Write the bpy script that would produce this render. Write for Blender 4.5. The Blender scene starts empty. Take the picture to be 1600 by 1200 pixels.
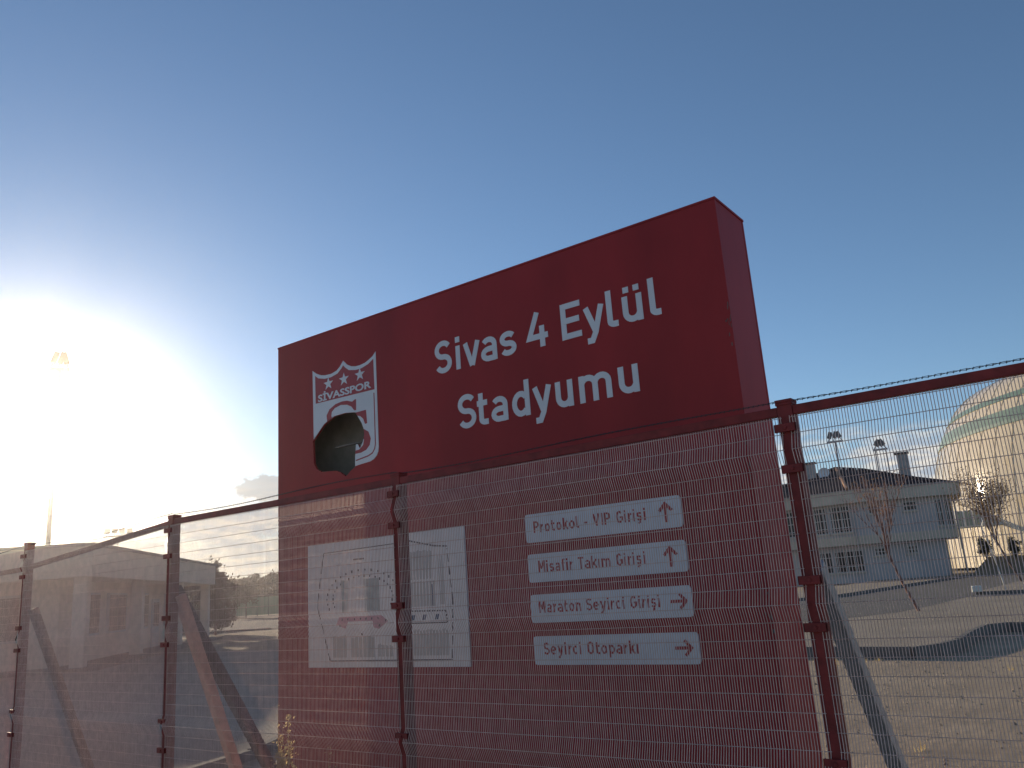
import bpy, bmesh, math, random
from mathutils import Vector, Matrix
random.seed(7)
S = bpy.context.scene
COL = S.collection
R = math.radians
sin, cos, pi = math.sin, math.cos, math.pi

# ---------------------------------------------------------------- camera, sky, sun, exposure
EYE = 1.6
yaw, pitch, roll = R(35.68), R(13.885), R(-4.08)
fw = Vector((-sin(yaw)*cos(pitch), cos(yaw)*cos(pitch), sin(pitch)))
rt = Vector((cos(yaw), sin(yaw), 0)); up = rt.cross(fw)
rt2 = cos(roll)*rt + sin(roll)*up; up2 = -sin(roll)*rt + cos(roll)*up
cam = bpy.data.cameras.new('camera'); cam.sensor_width = 36; cam.lens = 1280/1600*36
cam.clip_start = 0.05; cam.clip_end = 6000
camo = bpy.data.objects.new('camera', cam); COL.objects.link(camo)
m = Matrix((rt2, up2, -fw)).transposed().to_4x4(); m.translation = (0, 0, EYE)
camo.matrix_world = m
S.camera = camo

SUN_AZ, SUN_EL = 66.8, 11.0            # azimuth counted to the left of +Y
sdir = Vector((-sin(R(SUN_AZ))*cos(R(SUN_EL)), cos(R(SUN_AZ))*cos(R(SUN_EL)), sin(R(SUN_EL))))
sun = bpy.data.lights.new('sun', 'SUN'); sun.energy = 5.0; sun.angle = R(0.55); sun.color = (1, 0.80, 0.56)
suno = bpy.data.objects.new('sun', sun); COL.objects.link(suno)
suno.rotation_euler = sdir.to_track_quat('Z', 'Y').to_euler(); suno.location = sdir*50

W = bpy.data.worlds.new('World'); S.world = W; W.use_nodes = True
nt = W.node_tree; N = nt.nodes; L = nt.links
for n in list(N): N.remove(n)
def nd(t, **k):
    n = N.new(t)
    for a, b in k.items(): setattr(n, a, b)
    return n
def mth(op, a, b=None, c=None):
    n = nd('ShaderNodeMath', operation=op)
    for i, v in enumerate((a, b, c)):
        if v is None: continue
        if isinstance(v, (int, float)): n.inputs[i].default_value = v
        else: L.new(v, n.inputs[i])
    return n.outputs[0]
sky = nd('ShaderNodeTexSky', sky_type='NISHITA', sun_disc=False)
sky.sun_elevation = R(SUN_EL); sky.sun_rotation = R(-SUN_AZ)
sky.altitude = 1300; sky.air_density = 1.0; sky.dust_density = 0.35; sky.ozone_density = 2.6
bg = nd('ShaderNodeBackground'); bg.inputs[1].default_value = 0.122
wo = nd('ShaderNodeOutputWorld'); L.new(bg.outputs[0], wo.inputs[0])
tc = nd('ShaderNodeTexCoord')
sep = nd('ShaderNodeSeparateXYZ'); L.new(tc.outputs['Generated'], sep.inputs[0])
el = mth('ARCSINE', sep.outputs[2]); az = mth('ARCTAN2', mth('MULTIPLY', sep.outputs[0], -1), sep.outputs[1])
def sm(v, a, b):
    n = nd('ShaderNodeMapRange', interpolation_type='SMOOTHSTEP'); L.new(v, n.inputs[0])
    n.inputs[1].default_value = a; n.inputs[2].default_value = b
    return n.outputs[0]
def noise(vec, scale, det=5, rough=.55):
    n = nd('ShaderNodeTexNoise'); L.new(vec, n.inputs[0]); n.inputs['Scale'].default_value = scale
    n.inputs['Detail'].default_value = det; n.inputs['Roughness'].default_value = rough
    return n.outputs[0]
cmb = nd('ShaderNodeCombineXYZ'); L.new(az, cmb.inputs[0]); L.new(mth('MULTIPLY', el, 3.6), cmb.inputs[1])
n1 = noise(cmb.outputs[0], 9, 7, .6)
band = mth('MULTIPLY', sm(el, R(0.5), R(2.2)), mth('SUBTRACT', 1, sm(el, R(5.5), R(10.5))))
cover = mth('MULTIPLY', sm(mth('ADD', n1, mth('MULTIPLY', band, .26)), .56, .74), band)
# two small clouds low over the left horizon
def puff(a0, e0, wa, we, seed):
    da = mth('DIVIDE', mth('SUBTRACT', az, R(a0)), R(wa)); de = mth('DIVIDE', mth('SUBTRACT', el, R(e0)), R(we))
    q = mth('SQRT', mth('ADD', mth('MULTIPLY', da, da), mth('MULTIPLY', de, de)))
    cc = nd('ShaderNodeCombineXYZ'); L.new(az, cc.inputs[0]); L.new(mth('MULTIPLY', el, 1.6), cc.inputs[1]); cc.inputs[2].default_value = seed
    q = mth('ADD', q, mth('MULTIPLY', mth('SUBTRACT', noise(cc.outputs[0], 60, 5, .6), .5), 1.5))
    return mth('SUBTRACT', 1, sm(q, .72, 1.05))
p1 = puff(58.9, 8.2, 1.5, .42, 1.0); p2 = puff(52.6, 7.5, 2.7, .95, 4.0)
shade = noise(cmb.outputs[0], 26, 4, .6)
ccol = nd('ShaderNodeMixRGB'); L.new(sm(shade, .38, .66), ccol.inputs[0])
ccol.inputs[1].default_value = (3.6, 3.9, 4.5, 1); ccol.inputs[2].default_value = (7.6, 6.7, 5.6, 1)
mx = nd('ShaderNodeMixRGB'); L.new(mth('MULTIPLY', cover, .85), mx.inputs[0]); L.new(sky.outputs[0], mx.inputs[1]); L.new(ccol.outputs[0], mx.inputs[2])
mx2 = nd('ShaderNodeMixRGB'); L.new(mth('MULTIPLY', mth('MAXIMUM', p1, p2), .8), mx2.inputs[0]); L.new(mx.outputs[0], mx2.inputs[1])
mx2.inputs[2].default_value = (2.2, 2.3, 2.5, 1)
L.new(mx2.outputs[0], bg.inputs[0])

vs = S.view_settings; vs.view_transform = 'Standard'; vs.look = 'None'; vs.exposure = 0.2; vs.gamma = 1; vs.use_curve_mapping = False
S.render.engine = 'CYCLES'
S.cycles.use_denoising = True
S.cycles.max_bounces = 6; S.cycles.transparent_max_bounces = 12; S.cycles.volume_bounces = 0
S.cycles.sample_clamp_indirect = 6

# ---------------------------------------------------------------- materials
MATS = {}
def mat(name, col, rough=.6, metal=0, var=.12, scale=6, bump=0, bscale=None, col2=None, spec=.5, coat=0, trans=0, stretch=None, det=5):
    if name in MATS: return MATS[name]
    M = bpy.data.materials.new(name); M.use_nodes = True; t = M.node_tree; b = t.nodes['Principled BSDF']
    b.inputs['Roughness'].default_value = rough; b.inputs['Metallic'].default_value = metal
    b.inputs['Specular IOR Level'].default_value = spec; b.inputs['Coat Weight'].default_value = coat
    if coat: b.inputs['Coat Roughness'].default_value = .08
    c = t.nodes.new('ShaderNodeTexCoord'); mp = t.nodes.new('ShaderNodeMapping'); t.links.new(c.outputs['Object'], mp.inputs[0])
    if stretch: mp.inputs['Scale'].default_value = stretch
    nz = t.nodes.new('ShaderNodeTexNoise'); nz.inputs['Scale'].default_value = scale; nz.inputs['Detail'].default_value = det; nz.inputs['Roughness'].default_value = .62
    t.links.new(mp.outputs[0], nz.inputs[0])
    rp = t.nodes.new('ShaderNodeValToRGB'); t.links.new(nz.outputs[0], rp.inputs[0])
    c2 = col2 or tuple(min(1, x*(1+var)) for x in col); c1 = col if col2 else tuple(x*(1-var) for x in col)
    rp.color_ramp.elements[0].position = .36; rp.color_ramp.elements[1].position = .66
    rp.color_ramp.elements[0].color = (*c1, 1); rp.color_ramp.elements[1].color = (*c2, 1)
    t.links.new(rp.outputs[0], b.inputs['Base Color'])
    if bump:
        n2 = t.nodes.new('ShaderNodeTexNoise'); n2.inputs['Scale'].default_value = bscale or scale*8; n2.inputs['Detail'].default_value = 4
        t.links.new(mp.outputs[0], n2.inputs[0])
        bp = t.nodes.new('ShaderNodeBump'); bp.inputs['Strength'].default_value = bump; bp.inputs['Distance'].default_value = .02
        t.links.new(n2.outputs[0], bp.inputs['Height']); t.links.new(bp.outputs[0], b.inputs['Normal'])
    if trans:
        o = t.nodes['Material Output']; tr = t.nodes.new('ShaderNodeBsdfTranslucent'); t.links.new(rp.outputs[0], tr.inputs[0])
        ms = t.nodes.new('ShaderNodeMixShader'); ms.inputs[0].default_value = trans
        t.links.new(b.outputs[0], ms.inputs[1]); t.links.new(tr.outputs[0], ms.inputs[2]); t.links.new(ms.outputs[0], o.inputs[0])
    MATS[name] = M
    return M
RED = (0.32, 0.022, 0.024)
m_sign = mat('sign_red', RED, .5, var=.15, scale=1.6, bump=.02, bscale=30, spec=.28, stretch=(1, 1, .35), det=8)
m_signin = mat('sign_inside', (.20, .19, .16), .8, var=.2)
m_white = mat('acrylic_white', (.68, .70, .72), .35, var=.05, scale=3)
m_crestred = mat('vinyl_red', (.36, .035, .04), .4, var=.05)
m_map = mat('map_board_white', (.76, .76, .75), .4, var=.05, scale=2)
m_plate = mat('plate_white', (.70, .73, .76), .35, var=.05, scale=4)
m_platered = mat('plate_letter_red', (.40, .02, .03), .4, var=.05)
m_fred = mat('fence_red_paint', (.21, .024, .022), .5, spec=.3, var=.24, scale=11, bump=.08, bscale=60)
m_wire = mat('galvanised_wire', (.70, .54, .48), .66, metal=.65, spec=.5, var=.12, scale=14)
m_galv = mat('galvanised_tube', (.46, .47, .48), .45, metal=.5, var=.18, scale=14, bump=.05)
m_tube_sunlit = mat('sunlit_tube', (.62, .40, .32), .6, var=.2, scale=12)  # galvanised brace; the sun on it is put into this pink
m_darktube = mat('dark_steel_tube', (.055, .05, .055), .7, var=.25, scale=8)
m_barb = mat('dark_wire', (.05, .05, .055), .6, metal=.4)
m_bolt = mat('bolt_zinc', (.35, .33, .33), .45, metal=.8)
m_soil = mat('dry_soil', (.25, .185, .12), .95, scale=.9, bump=.7, bscale=9, col2=(.38, .29, .19), det=9)
m_pave = mat('dusty_paving', (.205, .168, .125), .92, scale=.5, bump=.4, bscale=14, col2=(.30, .245, .182), det=9)
m_asph = mat('old_asphalt', (.060, .060, .060), .9, scale=.7, bump=.5, bscale=40, col2=(.095, .092, .088), det=8)
m_kerb = mat('kerb_concrete', (.15, .143, .13), .9, var=.22, scale=3, bump=.4, bscale=40)
m_cabin = mat('cabin_render', (.70, .59, .48), .85, var=.10, scale=1.2, bump=.1)
m_fascia = mat('cabin_fascia', (.66, .56, .46), .6, var=.08, scale=.8)
m_cabroof = mat('cabin_roof', (.20, .18, .17), .8, var=.2, scale=1)
m_glass = mat('dark_glass', (.022, .024, .026), .22, var=.3, scale=.4, spec=.22)
m_frame = mat('window_frame', (.42, .43, .44), .5, var=.08)
m_villa = mat('villa_render', (.37, .37, .38), .85, scale=.35, bump=.1, col2=(.50, .48, .46), det=8)
m_villac = mat('villa_cream', (.54, .49, .39), .85, scale=.5, var=.14, det=8)
m_tile = mat('roof_tile', (.036, .023, .030), .95, spec=.1, var=.3, scale=3, bump=.8, bscale=3, stretch=(3, 3, 1))
m_ridge_lit = mat('ridge_tile', (.32, .17, .10), .8, var=.35, scale=2)  # orange tiles of the sunlit hip only, sunlight included in the colour
m_chim = mat('chimney_render', (.36, .35, .34), .85, var=.2, scale=2)
m_dome = mat('dome_membrane', (.66, .57, .41), .075, var=.05, scale=.06, spec=.55)
m_teal = mat('dome_stripe', (.15, .23, .18), .4, var=.12, scale=.3)
m_steel = mat('pole_steel', (.30, .30, .31), .5, metal=.4, var=.12)
m_lamp = mat('floodlight_housing', (.08, .08, .085), .5, var=.2)
m_bark = mat('bark', (.14, .085, .065), .9, var=.3, scale=12, bump=.4)
m_bark2 = mat('red_bark', (.22, .11, .085), .85, var=.3, scale=9)
m_leafbr = mat('brown_leaf', (.16, .10, .05), .7, scale=1.5, col2=(.27, .17, .08), trans=.3)
m_leafor = mat('orange_leaf', (.30, .14, .06), .7, scale=1.5, col2=(.36, .22, .10), trans=.35)
m_leafg = mat('olive_leaf', (.055, .06, .03), .7, scale=.25, col2=(.13, .11, .055), trans=.25)
m_leafd = mat('dark_evergreen', (.03, .042, .022), .75, scale=.6, col2=(.05, .065, .03), trans=.1)
m_leafpine = mat('dry_conifer', (.09, .07, .04), .75, scale=.6, col2=(.17, .12, .07), trans=.25)
m_weed = mat('dry_weed', (.55, .42, .20), .7, scale=8, col2=(.75, .62, .34), trans=.55)
m_net = mat('green_netting', (.30, .42, .30), .8, var=.12, scale=.3, trans=.45)
m_hill = mat('hill_scrub', (.10, .10, .09), .95, var=.2, scale=.01)
m_stone = mat('white_stone', (.72, .70, .62), .8, var=.1)
m_canopy = mat('canopy_green', (.30, .36, .27), .5, var=.15)
m_canw = mat('canopy_frame', (.68, .68, .64), .5, var=.05)
m_ink = mat('map_ink_grey', (.52, .52, .50), .6, var=.05)
m_inkd = mat('map_ink_dark', (.09, .09, .10), .6, var=.05)
m_inkp = mat('map_ink_pink', (.62, .33, .37), .6, var=.08)
m_inkg = mat('map_ink_green', (.42, .47, .46), .6, var=.12, scale=20)
m_inkb = mat('map_ink_blue', (.05, .10, .18), .6, var=.05)
m_inkl = mat('map_ink_light', (.64, .65, .62), .6, var=.06, scale=20)
m_turf = mat('dry_verge', (.13, .11, .07), .95, scale=.6, bump=.6, bscale=8, col2=(.2, .16, .1), det=8)

# ---------------------------------------------------------------- builders
ORG = {}
class MB:
    def __init__(s): s.v = []; s.f = []
    def add(s, vs, fs):
        o = len(s.v); s.v += [tuple(p) for p in vs]; s.f += [tuple(i+o for i in f) for f in fs]; return s
    def box(s, x0, x1, y0, y1, z0, z1, fr=None):
        P = [(x, y, z) for z in (z0, z1) for y in (y0, y1) for x in (x0, x1)]
        if fr: P = [fr(*p) for p in P]
        return s.add(P, [(0,2,3,1), (4,5,7,6), (0,1,5,4), (2,6,7,3), (1,3,7,5), (0,4,6,2)])
    def prism(s, pts, z0, z1, fr=None):
        n = len(pts); P = [(x, y, z0) for x, y in pts] + [(x, y, z1) for x, y in pts]
        if fr: P = [fr(*p) for p in P]
        return s.add(P, [tuple(range(n-1, -1, -1)), tuple(range(n, 2*n))] + [(i, (i+1) % n, n+(i+1) % n, n+i) for i in range(n)])
    def plate(s, pts, y0, y1):          # polygon given in (x, z), thickness from y0 (front) to y1
        n = len(pts); P = [(x, y0, z) for x, z in pts] + [(x, y1, z) for x, z in pts]
        return s.add(P, [tuple(range(n)), tuple(range(2*n-1, n-1, -1))] + [(i, n+i, n+(i+1) % n, (i+1) % n) for i in range(n)])
    def tube(s, pts, r, n=6, cap=True, rot=0):
        pts = [Vector(p) for p in pts]; k = len(pts); rs = r if isinstance(r, (list, tuple)) else [r]*k
        ref = None; rings = []
        for i, p in enumerate(pts):
            d = (pts[min(i+1, k-1)] - pts[max(i-1, 0)]).normalized()
            if ref is None: ref = Vector((0, 0, 1)) if abs(d.z) < .9 else Vector((0, 1, 0))
            a = (ref - d*ref.dot(d)).normalized(); ref = a; b = d.cross(a)
            rings.append([p + (a*cos(2*pi*j/n+rot) + b*sin(2*pi*j/n+rot))*rs[i] for j in range(n)])
        o = len(s.v); s.v += [tuple(q) for g in rings for q in g]
        for i in range(k-1):
            for j in range(n):
                s.f.append((o+i*n+j, o+i*n+(j+1) % n, o+(i+1)*n+(j+1) % n, o+(i+1)*n+j))
        if cap: s.f.append(tuple(o+j for j in range(n-1, -1, -1))); s.f.append(tuple(o+(k-1)*n+j for j in range(n)))
        return s
    def rev(s, prof, c, n=48, a0=0, a1=2*pi):
        o = len(s.v); full = abs(a1-a0-2*pi) < 1e-6; cols = n if full else n+1
        for r, z in prof:
            for j in range(cols):
                a = a0+(a1-a0)*j/n; s.v.append((c[0]+r*cos(a), c[1]+r*sin(a), c[2]+z))
        for i in range(len(prof)-1):
            for j in range(n):
                j2 = (j+1) % cols
                s.f.append((o+i*cols+j, o+i*cols+j2, o+(i+1)*cols+j2, o+(i+1)*cols+j))
        return s
    def build(s, name, m, parent=None, smooth=False, bevel=0, kind=None, label=None):
        org = ORG.get(parent.name, (0, 0, 0)) if parent else (0, 0, 0)
        me = bpy.data.meshes.new(name)
        me.from_pydata([(x-org[0], y-org[1], z-org[2]) for x, y, z in s.v], [], s.f)
        me.materials.append(m)
        if smooth: me.polygons.foreach_set('use_smooth', [True]*len(me.polygons))
        o = bpy.data.objects.new(name, me); COL.objects.link(o)
        ORG[o.name] = org
        if parent: o.parent = parent
        if bevel:
            b = o.modifiers.new('bevel', 'BEVEL'); b.width = bevel; b.segments = 2; b.limit_method = 'ANGLE'
        if kind: o['kind'] = kind
        if label: o['label'] = label
        return o
def thing(name, loc, label, cat, group=None):
    o = bpy.data.objects.new(name, None); COL.objects.link(o); o.location = loc; o.empty_display_size = .2
    o['label'] = label; o['category'] = cat
    if group: o['group'] = group
    ORG[o.name] = tuple(loc)
    return o
def tagged(o, label, cat, group=None):
    o['label'] = label; o['category'] = cat
    if group: o['group'] = group
    return o
def piece(src, parent, name, loc, rotz=0):
    o = bpy.data.objects.new(name, src); COL.objects.link(o); o.parent = parent
    g = ORG[parent.name]; o.location = (loc[0]-g[0], loc[1]-g[1], loc[2]-g[2]); o.rotation_euler.z = rotz
    return o
def frame(ox, oy, ang, oz=0):           # local (u, w, z): u along the direction ang, w to its left
    ca, sa = cos(ang), sin(ang)
    return lambda u, w, z: (ox+u*ca-w*sa, oy+u*sa+w*ca, oz+z)
def pol(azd, d): return (-sin(R(azd))*d, cos(R(azd))*d)

# ---------------------------------------------------------------- ground
def sheet(name, pts, z, m, thick=None):
    b = MB()
    if thick: b.prism(pts, z-thick, z)
    else: b.add([(x, y, z) for x, y in pts], [tuple(range(len(pts)))])
    return b.build(name, m, kind='structure')
sheet('ground', [(-600, -250), (600, -250), (600, 600), (-600, 600)], 0, m_soil)
m_asph_glare = mat('glare_asphalt', (.24, .19, .145), .9, scale=.6, bump=.4, bscale=30, col2=(.34, .28, .21), det=8)  # parking asphalt, lightened so its colour carries the veiling glare
sheet('parking_asphalt', [(-7.75, 4.6), (-8.05, 5.9), (-8.95, 7.6), (-16, 16.6), (-24.6, 20.2), (-70, 3.6), (-20, 3.6), (-8, 4.4)], .006, m_asph_glare)
m_bounce = mat('bounce_pale', (.44, .38, .31), .9, scale=.8, bump=.3, bscale=20, col2=(.56, .49, .40), det=8)
sheet('bounce_sheet', [(-60, -60), (60, -60), (60, 3.3), (-8, 3.3), (-60, 3.3)], .004, m_bounce)  # unseen pale sheet, added to bounce light onto the lower sign and wires
sheet('service_road', [(-46, 35.2), (-20, 38), (-20, 58), (-74, 57.6), (-140, 88), (-140, 60), (-60, 27)], .010, m_asph)
UP = .18
up_pts = [(-16, 15.9), (-9, 15.7), (-4.4, 15.45), (-3.25, 15.25), (-2.95, 15.7), (-2.75, 16.6), (-2.78, 18.2), (-2.72, 19.7), (-2.35, 20.2), (-1.4, 19.8), (14, 19.2), (60, 17), (60, 230), (-16, 230)]
sheet('upper_pavement', up_pts, UP, m_pave, .25)
sheet('upper_road', [(-16, 19.6), (-6.5, 23.4), (-5.6, 25.2), (-5.2, 28.5), (-4.9, 33.2), (30, 30), (60, 28), (60, 59), (-9.0, 63.5), (-9.7, 55), (-10.7, 38), (-16, 31)], UP+.006, m_asph)
sheet('tree_island', [(-4.8, 34.2), (-2, 33.6), (30, 31.5), (30, 46), (0, 49), (-4.3, 46)], UP+.10, m_pave, .12)
bk = MB(); bk.add([(-9.2, 65, .17), (60, 60, .17), (60, 71, 1.3), (-9.2, 75, 1.3), (60, 140, 1.35), (-9.2, 140, 1.35), (-9.3, 75, .1), (-9.3, 140, .1)], [(0, 1, 2, 3), (3, 2, 4, 5), (0, 3, 6), (3, 5, 7, 6)])
bk.build('grass_bank', m_turf, kind='structure')

kerb_me = MB().box(-.49, .49, -.07, .07, -.2, .0)
def kerb_run(name, pts, ztop, lift=.0, L0=1.0):
    k = bpy.data.objects.new(name, None); COL.objects.link(k); k['kind'] = 'structure'; ORG[k.name] = (0, 0, 0)
    b = bpy.data.meshes.get('kerb_stone')
    if not b:
        b = bpy.data.meshes.new('kerb_stone'); b.from_pydata(kerb_me.v, [], kerb_me.f); b.materials.append(m_kerb)
        bm = bmesh.new(); bm.from_mesh(b); bmesh.ops.bevel(bm, geom=[e for e in bm.edges if abs(e.verts[0].co.z) < 1e-4 and abs(e.verts[1].co.z) < 1e-4], offset=.02, segments=2, affect='EDGES'); bm.to_mesh(b); bm.free()
    for (x0, y0), (x1, y1) in zip(pts, pts[1:]):
        d = math.hypot(x1-x0, y1-y0); n = max(1, round(d/L0)); a = math.atan2(y1-y0, x1-x0)
        for i in range(n):
            t = (i+.5)/n; o = piece(b, k, 'kerb_stone', (x0+(x1-x0)*t, y0+(y1-y0)*t, ztop+lift+random.uniform(-.004, .004)), a+random.uniform(-.006, .006))
            o.scale.x = d/n/1.0
    return k
kerb_run('verge_kerb', [(-7.75, 4.6), (-8.05, 5.9), (-8.95, 7.6), (-12, 11.5), (-16, 16.6)], .10)
kerb_run('platform_kerb', up_pts[:12], UP, .012)
kerb_run('road_kerb', [(-16, 31), (-10.7, 38), (-9.7, 55), (-9.0, 63.5)], UP+.12)
kerb_run('island_kerb', [(-4.8, 34.2), (-2, 33.6), (30, 31.5)], UP+.115)
kerb_run('service_kerb', [(-46, 35.2), (-60, 27), (-84, 38)], .12)
kerb_run('far_kerb', [(-20, 58), (-74, 57.6), (-100, 70)], .14, L0=2)

# ---------------------------------------------------------------- the sign
Y0 = 4.55; YB = 5.02; XL, XR, ZT = -5.845, -1.635, 3.835
sign = thing('entrance_sign', (-3.74, 4.78, 0), 'huge dark red box sign with white lettering behind the mesh fence', 'sign')
hole_pts = [(-5.385, 2.916), (-5.324, 2.966), (-5.237, 3.038), (-5.111, 3.083), (-4.974, 3.087), (-4.855, 3.07), (-4.824, 3.023), (-4.786, 2.97), (-4.762, 2.91), (-4.758, 2.864), (-4.779, 2.812), (-4.813, 2.763), (-4.838, 2.803), (-4.857, 2.806), (-4.870, 2.699), (-4.874, 2.622), (-4.933, 2.598), (-4.984, 2.560), (-5.048, 2.602), (-5.10, 2.624), (-5.277, 2.638), (-5.338, 2.668), (-5.374, 2.72)]
cutter = MB().plate(hole_pts[::-1], Y0-.1, Y0+.12).build('cutter', m_signin)
def cut(o):
    bm = bmesh.new(); bm.from_mesh(o.data); bmesh.ops.recalc_face_normals(bm, faces=bm.faces); bm.to_mesh(o.data); bm.free()
    md = o.modifiers.new('b', 'BOOLEAN'); md.operation = 'DIFFERENCE'; md.object = cutter; md.solver = 'EXACT'
    dg = bpy.context.evaluated_depsgraph_get(); me = bpy.data.meshes.new_from_object(o.evaluated_get(dg))
    o.modifiers.clear(); o.data = me
bm = bmesh.new(); bm.from_mesh(cutter.data); bmesh.ops.recalc_face_normals(bm, faces=bm.faces); bm.to_mesh(cutter.data); bm.free()
def box_in(x0, x1, y0, y1, z0, z1): return MB().box(x0, x1, y0, y1, z0, z1)
fp = box_in(XL, XR, Y0, Y0+.02, .0, ZT-.003).build('front_panel', m_sign, sign)
cutter.location = (-ORG[sign.name][0], -ORG[sign.name][1], 0)
fp.parent = None; bpy.context.view_layer.update(); cut(fp); fp.parent = sign
box_in(XL, XR, YB-.02, YB, 0, ZT-.003).build('back_panel', m_sign, sign)
box_in(XR-.02, XR-.002, Y0+.021, YB-.021, 0, ZT-.003).build('side_panel', m_sign, sign)
box_in(XL+.002, XL+.02, Y0+.021, YB-.021, 0, ZT-.003).build('side_panel', m_sign, sign)
box_in(XL-.004, XR+.004, Y0-.004, YB+.004, ZT-.002, ZT+.012).build('top_flashing', m_sign, sign)
box_in(XL-.05, XR+.05, Y0-.05, YB+.05, -.05, .06).build('plinth', m_kerb, sign)
box_in(-5.22, -4.6, Y0+.10, Y0+.125, 2.838, 2.852).build('inner_frame_bar', m_kerb, sign)
box_in(XL+.06, XR-.06, Y0+.30, Y0+.31, .1, ZT-.1).build('inner_backing', m_signin, sign)
# folded seam strips on the right hand side face
def yo(k): return Y0-.0025-k*.0006

rng = random.Random(5); pc = MB()
for _ in range(26):
    x, z = XR-abs(rng.gauss(0, .012))-.002, rng.choice((2.98, 3.05, 2.2, 1.3))+rng.gauss(0, .07); a, c = rng.uniform(.001, .004), rng.uniform(.003, .016)
    pc.plate([(x-a, z-c), (x+a, z-c*.6), (x+a*.7, z+c), (x-a, z+c*.5)], Y0-.0012-.00005*_, Y0+.001)
pc.build('paint_chips', m_kerb, sign, kind='stuff')
# --- lettering built from strokes
def arc(cx, cy, rx, ry, a0, a1, n=10): return [(cx+rx*cos(R(a0+(a1-a0)*i/n)), cy+ry*sin(R(a0+(a1-a0)*i/n))) for i in range(n+1)]
def stroke(b, pts, w, k, yf=None, yb=None):
    pts = [p for i, p in enumerate(pts) if i == 0 or math.hypot(p[0]-pts[i-1][0], p[1]-pts[i-1][1]) > 1e-4]
    P = [Vector((x, 0, z)) for x, z in pts]; n = len(P); Lf = []; Rg = []
    for i, p in enumerate(P):
        d0 = (P[i]-P[i-1]).normalized() if i else (P[1]-P[0]).normalized()
        d1 = (P[i+1]-P[i]).normalized() if i < n-1 else d0
        n0 = Vector((-d0.z, 0, d0.x)); n1 = Vector((-d1.z, 0, d1.x)); mm = (n0+n1).normalized()
        ln = w/2/max(.5, mm.dot(n0)); Lf.append(p+mm*ln); Rg.append(p-mm*ln)
    y = yo(k+1) if yf is None else yf-.0005*k; yb = Y0+.001 if yb is None else yb; o = len(b.v)
    for q in Lf+Rg: b.v.append((q.x, y, q.z))
    for q in Lf+Rg: b.v.append((q.x, yb, q.z))
    for i in range(n-1):
        b.f.append((o+i, o+i+1, o+n+i+1, o+n+i)); b.f.append((o+2*n+i, o+3*n+i, o+3*n+i+1, o+2*n+i+1))
        b.f.append((o+i, o+2*n+i, o+2*n+i+1, o+i+1)); b.f.append((o+n+i, o+n+i+1, o+3*n+i+1, o+3*n+i))
    b.f.append((o, o+n, o+3*n, o+2*n)); b.f.append((o+n-1, o+3*n-1, o+4*n-1, o+2*n-1))
C_, X_, SW = .255, .182, .041
h = SW/2
def glyph(c, w):
    q = w
    if c == 'S' or c == 's':
        H = C_ if c == 'S' else X_; rx = (q-SW)/2; cx = q/2; ry = (H-SW)/4; t = H-h-ry; bo = h+ry
        return [arc(cx, t, rx, ry, 28, 180, 10) + arc(cx-rx*.05, t, rx*.95, ry, 190, 265, 5) + arc(cx+rx*.05, bo, rx*.95, ry, 85, -10, 6) + arc(cx, bo, rx, ry, -12, -155, 10)]
    if c == 'i': return [[(q/2, 0), (q/2, X_)], [(q/2, X_+.026), (q/2, X_+.026+.044)]]
    if c == 'v': return [[(h*.9, X_), (q/2-.002, .002)], [(q-h*.9, X_), (q/2+.002, .002)]]
    if c == 'y': return [[(h*.9, X_), (q/2+.004, .008)], [(q-h*.9, X_), (q/2+.004, .0), (q/2-.024, -.052), (q/2-.062, -.052)]]
    if c == 'a': 
        rx = (q-SW)/2
        return [arc(h+rx, X_-h-.042, rx*.98, .042, 150, 0, 9) + [(q-h, 0)], arc(h+rx*.93, h+.034, rx*.95, .036, 75, 285, 10) + [(q-h, h*.9)], [(h+rx*.9, h+.070), (q-h, h+.070)]]
    if c == '4': return [[(q*.52, C_), (h*.6, .078), (q, .078)], [(q*.72, .152), (q*.72, 0)]]
    if c == 'E': return [[(h, 0), (h, C_)], [(h, C_-h), (q, C_-h)], [(h, C_*.51), (q*.92, C_*.51)], [(h, h), (q, h)]]
    if c == 'l': return [[(h, C_), (h, .062)] + arc(h+.034, h+.022, .034, .022, 180, 270, 5) + [(q, h)]]
    if c == 't': return [[(q*.36, .235), (q*.36, .062)] + arc(q*.36+.034, h+.022, .034, .022, 180, 270, 5) + [(q, h)], [(0, X_-h), (q*.95, X_-h)]]
    if c in 'uü':
        rx = (q-SW)/2
        g = [[(h, X_), (h, h+.05)] + arc(h+rx, h+.05, rx, .05, 180, 340, 10), [(q-h, X_), (q-h, 0)]]
        if c == 'ü': g += [[(q*.24, X_+.022), (q*.24, X_+.062)], [(q*.76, X_+.022), (q*.76, X_+.062)]]
        return g
    if c == 'd':
        rx = (q-SW)/2
        return [arc(h+rx, X_/2, rx, X_/2-h, 40, 320, 16), [(q-h, 0), (q-h, C_)]]
    if c == 'm':
        rx = (q-SW)/4
        return [[(h, 0), (h, X_)], arc(h+rx, X_-h-.045, rx, .045, 170, 0, 9) + [(h+2*rx, 0)], arc(h+3*rx, X_-h-.045, rx, .045, 170, 0, 9) + [(q-h, 0)]]
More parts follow.
